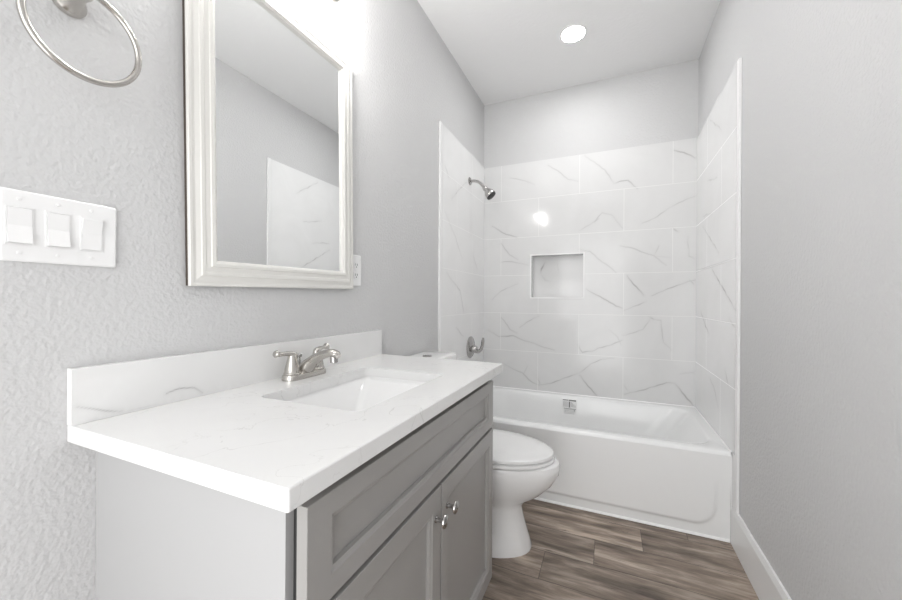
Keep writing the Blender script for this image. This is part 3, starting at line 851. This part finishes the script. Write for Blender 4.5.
b = bmesh.new(); lathe(b, (FX + 0.117, FYC, TZ + 0.076), (0.10, 0, -1), [(0, 0.011), (0.010, 0.0115), (0.022, 0.0115), (0.024, 0.009), (0.022, 0)], n=24, cap1=False); make('aerator', b, CHROME, sp, smooth=True)
b = bmesh.new(); lathe(b, (FX - 0.023, FYC, TZ + 0.010), (0, 0, 1), [(0, 0.0028), (0.050, 0.0028), (0.052, 0.006), (0.058, 0.0075), (0.063, 0.005), (0.064, 0)], n=16, cap1=False); make('lift_rod', b, CHROME, fa, smooth=True)

# ------------------------------------------------------------------ framed mirror, hanging slightly crooked
mi = thing('framed_mirror', 'rectangular wall mirror in a cream white moulded frame above the vanity', 'mirror', (0.0, 0.876, 1.637))
MW, MH = 0.630, 0.916
b = bmesh.new()
fw = 0.068
prof = [(0.000, 0.009), (0.000, 0.0150), (0.002, 0.0175), (0.009, 0.0175), (0.011, 0.0160), (0.016, 0.0160), (0.026, 0.0195), (0.028, 0.0225), (0.036, 0.0225), (0.039, 0.0205), (0.050, 0.0220), (0.052, 0.0250), (0.060, 0.0255), (0.063, 0.0230), (fw, 0.0200), (fw, 0.009)]
rings = []
for y, z in ((-1, -1), (1, -1), (1, 1), (-1, 1)):
    rings.append([(x + 0.003, 0.876 + y * (MW / 2 - i), 1.637 + z * (MH / 2 - i)) for i, x in prof])
rings.append(rings[0])
loft(b, rings, False, False); bmesh.ops.remove_doubles(b, verts=b.verts, dist=1e-6)
fr = make('frame', b, FRAME, mi)
b = bmesh.new(); box(b, 0.0015, 0.0118, 0.876 - MW / 2 + 0.0008, 0.876 + MW / 2 - 0.0008, 1.637 - MH / 2 + 0.0008, 1.637 + MH / 2 - 0.0008); make('backing_board', b, MDF, mi)
b = bmesh.new(); box(b, 0.0120, 0.0150, 0.876 - MW / 2 + fw - 0.0005, 0.876 + MW / 2 - fw + 0.0005, 1.637 - MH / 2 + fw - 0.0005, 1.637 + MH / 2 - fw + 0.0005); make('mirror_glass', b, MIRR, mi)
mi.rotation_euler = (math.radians(1.0), 0, 0)

# ------------------------------------------------------------------ switch, outlet, towel ring
sw = thing('light_switch', 'white three-gang wall plate with three rocker switches left of the mirror', 'light switch', (0, 0.346, 1.271))
b = bmesh.new()
loft(b, [[(x, y, z) for y, z in rrect(0.2635 + i, 0.428 - i, 1.207 + i, 1.335 - i, 0.004, 3)] for x, i in ((0.0005, 0), (0.004, 0), (0.0062, 0.003))])
make('wall_plate', b, PLAST, sw, smooth=True, angle=25)
for k, yc in enumerate((0.2875, 0.3375, 0.3865)):
    b = bmesh.new()
    # surround and the tilted paddle
    for (ya, yb, za, zb) in ((yc - .0175, yc - .0155, 1.237, 1.305), (yc + .0155, yc + .0175, 1.237, 1.305), (yc - .0155, yc + .0155, 1.303, 1.305), (yc - .0155, yc + .0155, 1.237, 1.239)):
        box(b, 0.0063, 0.0080, ya, yb, za, zb)
    pr_ = [(0.0063, 1.2395), (0.0128, 1.2395), (0.0132, 1.2420), (0.0085, 1.271), (0.0090, 1.3025), (0.0063, 1.3025)]
    if k == 2: pr_ = [(0.0063, 1.2395), (0.0088, 1.2395), (0.0085, 1.271), (0.0132, 1.3000), (0.0128, 1.3025), (0.0063, 1.3025)]
    loft(b, [[(x, yc - 0.0152, z) for x, z in pr_], [(x, yc + 0.0152, z) for x, z in pr_]])
    make('rocker', b, PLAST, sw)
    for zc in (1.2228, 1.3195):
        b = bmesh.new(); lathe(b, (0.006, yc, zc), (1, 0, 0), [(0, 0.0033), (0.0012, 0.0030), (0.0016, 0.0018), (0.0014, 0)], n=16, cap1=False)
        s_ = make('screw', b, PLAST, sw, smooth=True)

ol = thing('wall_outlet', 'white duplex power outlet on the wall at the mirror frame lower corner', 'outlet', (0, 1.232, 1.263))
b = bmesh.new()
loft(b, [[(x, y, z) for y, z in rrect(1.197 + i, 1.267 - i, 1.200 + i, 1.328 - i, 0.006, 3)] for x, i in ((0.0005, 0), (0.004, 0), (0.0062, 0.003))])
make('wall_plate', b, PLAST, ol, smooth=True, angle=25)
for zc in (1.243, 1.285):
    b = bmesh.new()
    loft(b, [[(x, y, z) for y, z in rrect(1.216, 1.248, zc - 0.0145, zc + 0.0145, 0.010, 5)] for x in (0.0063, 0.0082)]); rc = make('receptacle', b, PLAST, ol, smooth=True, angle=25)
    b = bmesh.new()
    for yy in (1.2262, 1.2378): box(b, 0.0083, 0.0086, yy - 0.0012, yy + 0.0012, zc - 0.002, zc + 0.007)
    lathe(b, (0.0083, 1.232, zc - 0.0075), (1, 0, 0), [(0, 0.0025), (0.0004, 0.0025)], n=12)
    make('slot', b, DARK, rc)
b = bmesh.new(); lathe(b, (0.006, 1.232, 1.264), (1, 0, 0), [(0, 0.003), (0.0015, 0.0025), (0.0016, 0)], n=14, cap1=False); make('screw', b, PLAST, ol, smooth=True)

tr = thing('towel_ring', 'brushed nickel towel ring on the wall above the light switch', 'towel ring', (0, 0.352, 1.715))
b = bmesh.new(); lathe(b, (0.0005, 0.352, 1.722), (1, 0, 0), [(0, 0.027), (0.004, 0.027), (0.010, 0.024), (0.020, 0.017), (0.034, 0.0135), (0.048, 0.0135), (0.056, 0.015), (0.066, 0.014), (0.072, 0.008), (0.073, 0)], cap1=False); make('post', b, NICKEL, tr, smooth=True)
b = bmesh.new()
rc_, rr_, n_, q_ = Vector((0.060, 0.3555, 1.6445)), 0.0840, 72, 14
rings = []
for i in range(n_):
    a = 2 * PI * i / n_; d = Vector((0, math.sin(a), math.cos(a)))
    rings.append([rc_ + d * (rr_ + 0.0059 * math.cos(2 * PI * j / q_)) + Vector((0.0059 * math.sin(2 * PI * j / q_), 0, 0)) for j in range(q_)])
rings.append(rings[0]); loft(b, rings, False, False); bmesh.ops.remove_doubles(b, verts=b.verts, dist=1e-6)
make('ring', b, NICKEL, tr, smooth=True, angle=80)

# ------------------------------------------------------------------ lamps
dn = thing('ceiling_downlight', 'round white recessed downlight glowing in the ceiling over the bath', 'ceiling light', (0.764, 2.345, CEIL_Z))
b = bmesh.new(); lathe(b, (0.764, 2.345, CEIL_Z - 0.0003), (0, 0, -1), [(0, 0.080), (0.003, 0.080), (0.005, 0.075), (0.006, 0.070), (0.003, 0.069)], n=48, cap1=False); make('trim_ring', b, TRIMW, dn, smooth=True)
b = bmesh.new(); lathe(b, (0.764, 2.345, CEIL_Z - 0.001), (0, 0, -1), [(0, 0.0688), (0.004, 0.0688), (0.0045, 0.055), (0.0046, 0)], n=48, cap1=False); make('lens', b, LENS, dn, smooth=True)
area('downlight_beam', (0.764, 2.345, CEIL_Z - 0.012), (0, 0, 0), 0.14, 0.14, CAN_W, 'DISK')

vl = thing('vanity_light', 'two-lamp wall fixture with frosted glass shades just above the mirror', 'wall lamp', (0, 0.84, 2.24))
b = bmesh.new(); box(b, 0.0005, 0.022, 0.69, 0.99, 2.255, 2.335, 0.006); make('back_plate', b, CHROME, vl, smooth=True)
for yc in (0.73, 0.950):
    b = bmesh.new(); sweep(b, [(0.018, yc, 2.275), (0.060, yc, 2.240), (0.090, yc, 2.190), (0.124, yc, 2.160)], [0.007] * 4); make('arm', b, CHROME, vl, smooth=True)
    b = bmesh.new(); lathe(b, (0.130, yc, 2.137), (0, 0, 1), [(0, 0.0), (0.001, 0.010), (0.006, 0.018), (0.022, 0.030), (0.040, 0.038), (0.052, 0.040)], cap0=False); make('socket_cup', b, CHROME, vl, smooth=True)
    b = bmesh.new(); lathe(b, (0.130, yc, 2.1715), (0, 0, 1), [(0, 0.024), (0.012, 0.034), (0.035, 0.042), (0.070, 0.045), (0.105, 0.050), (0.104, 0.046), (0.070, 0.041)], cap1=True); make('glass_shade', b, GLASSON, vl, smooth=True)
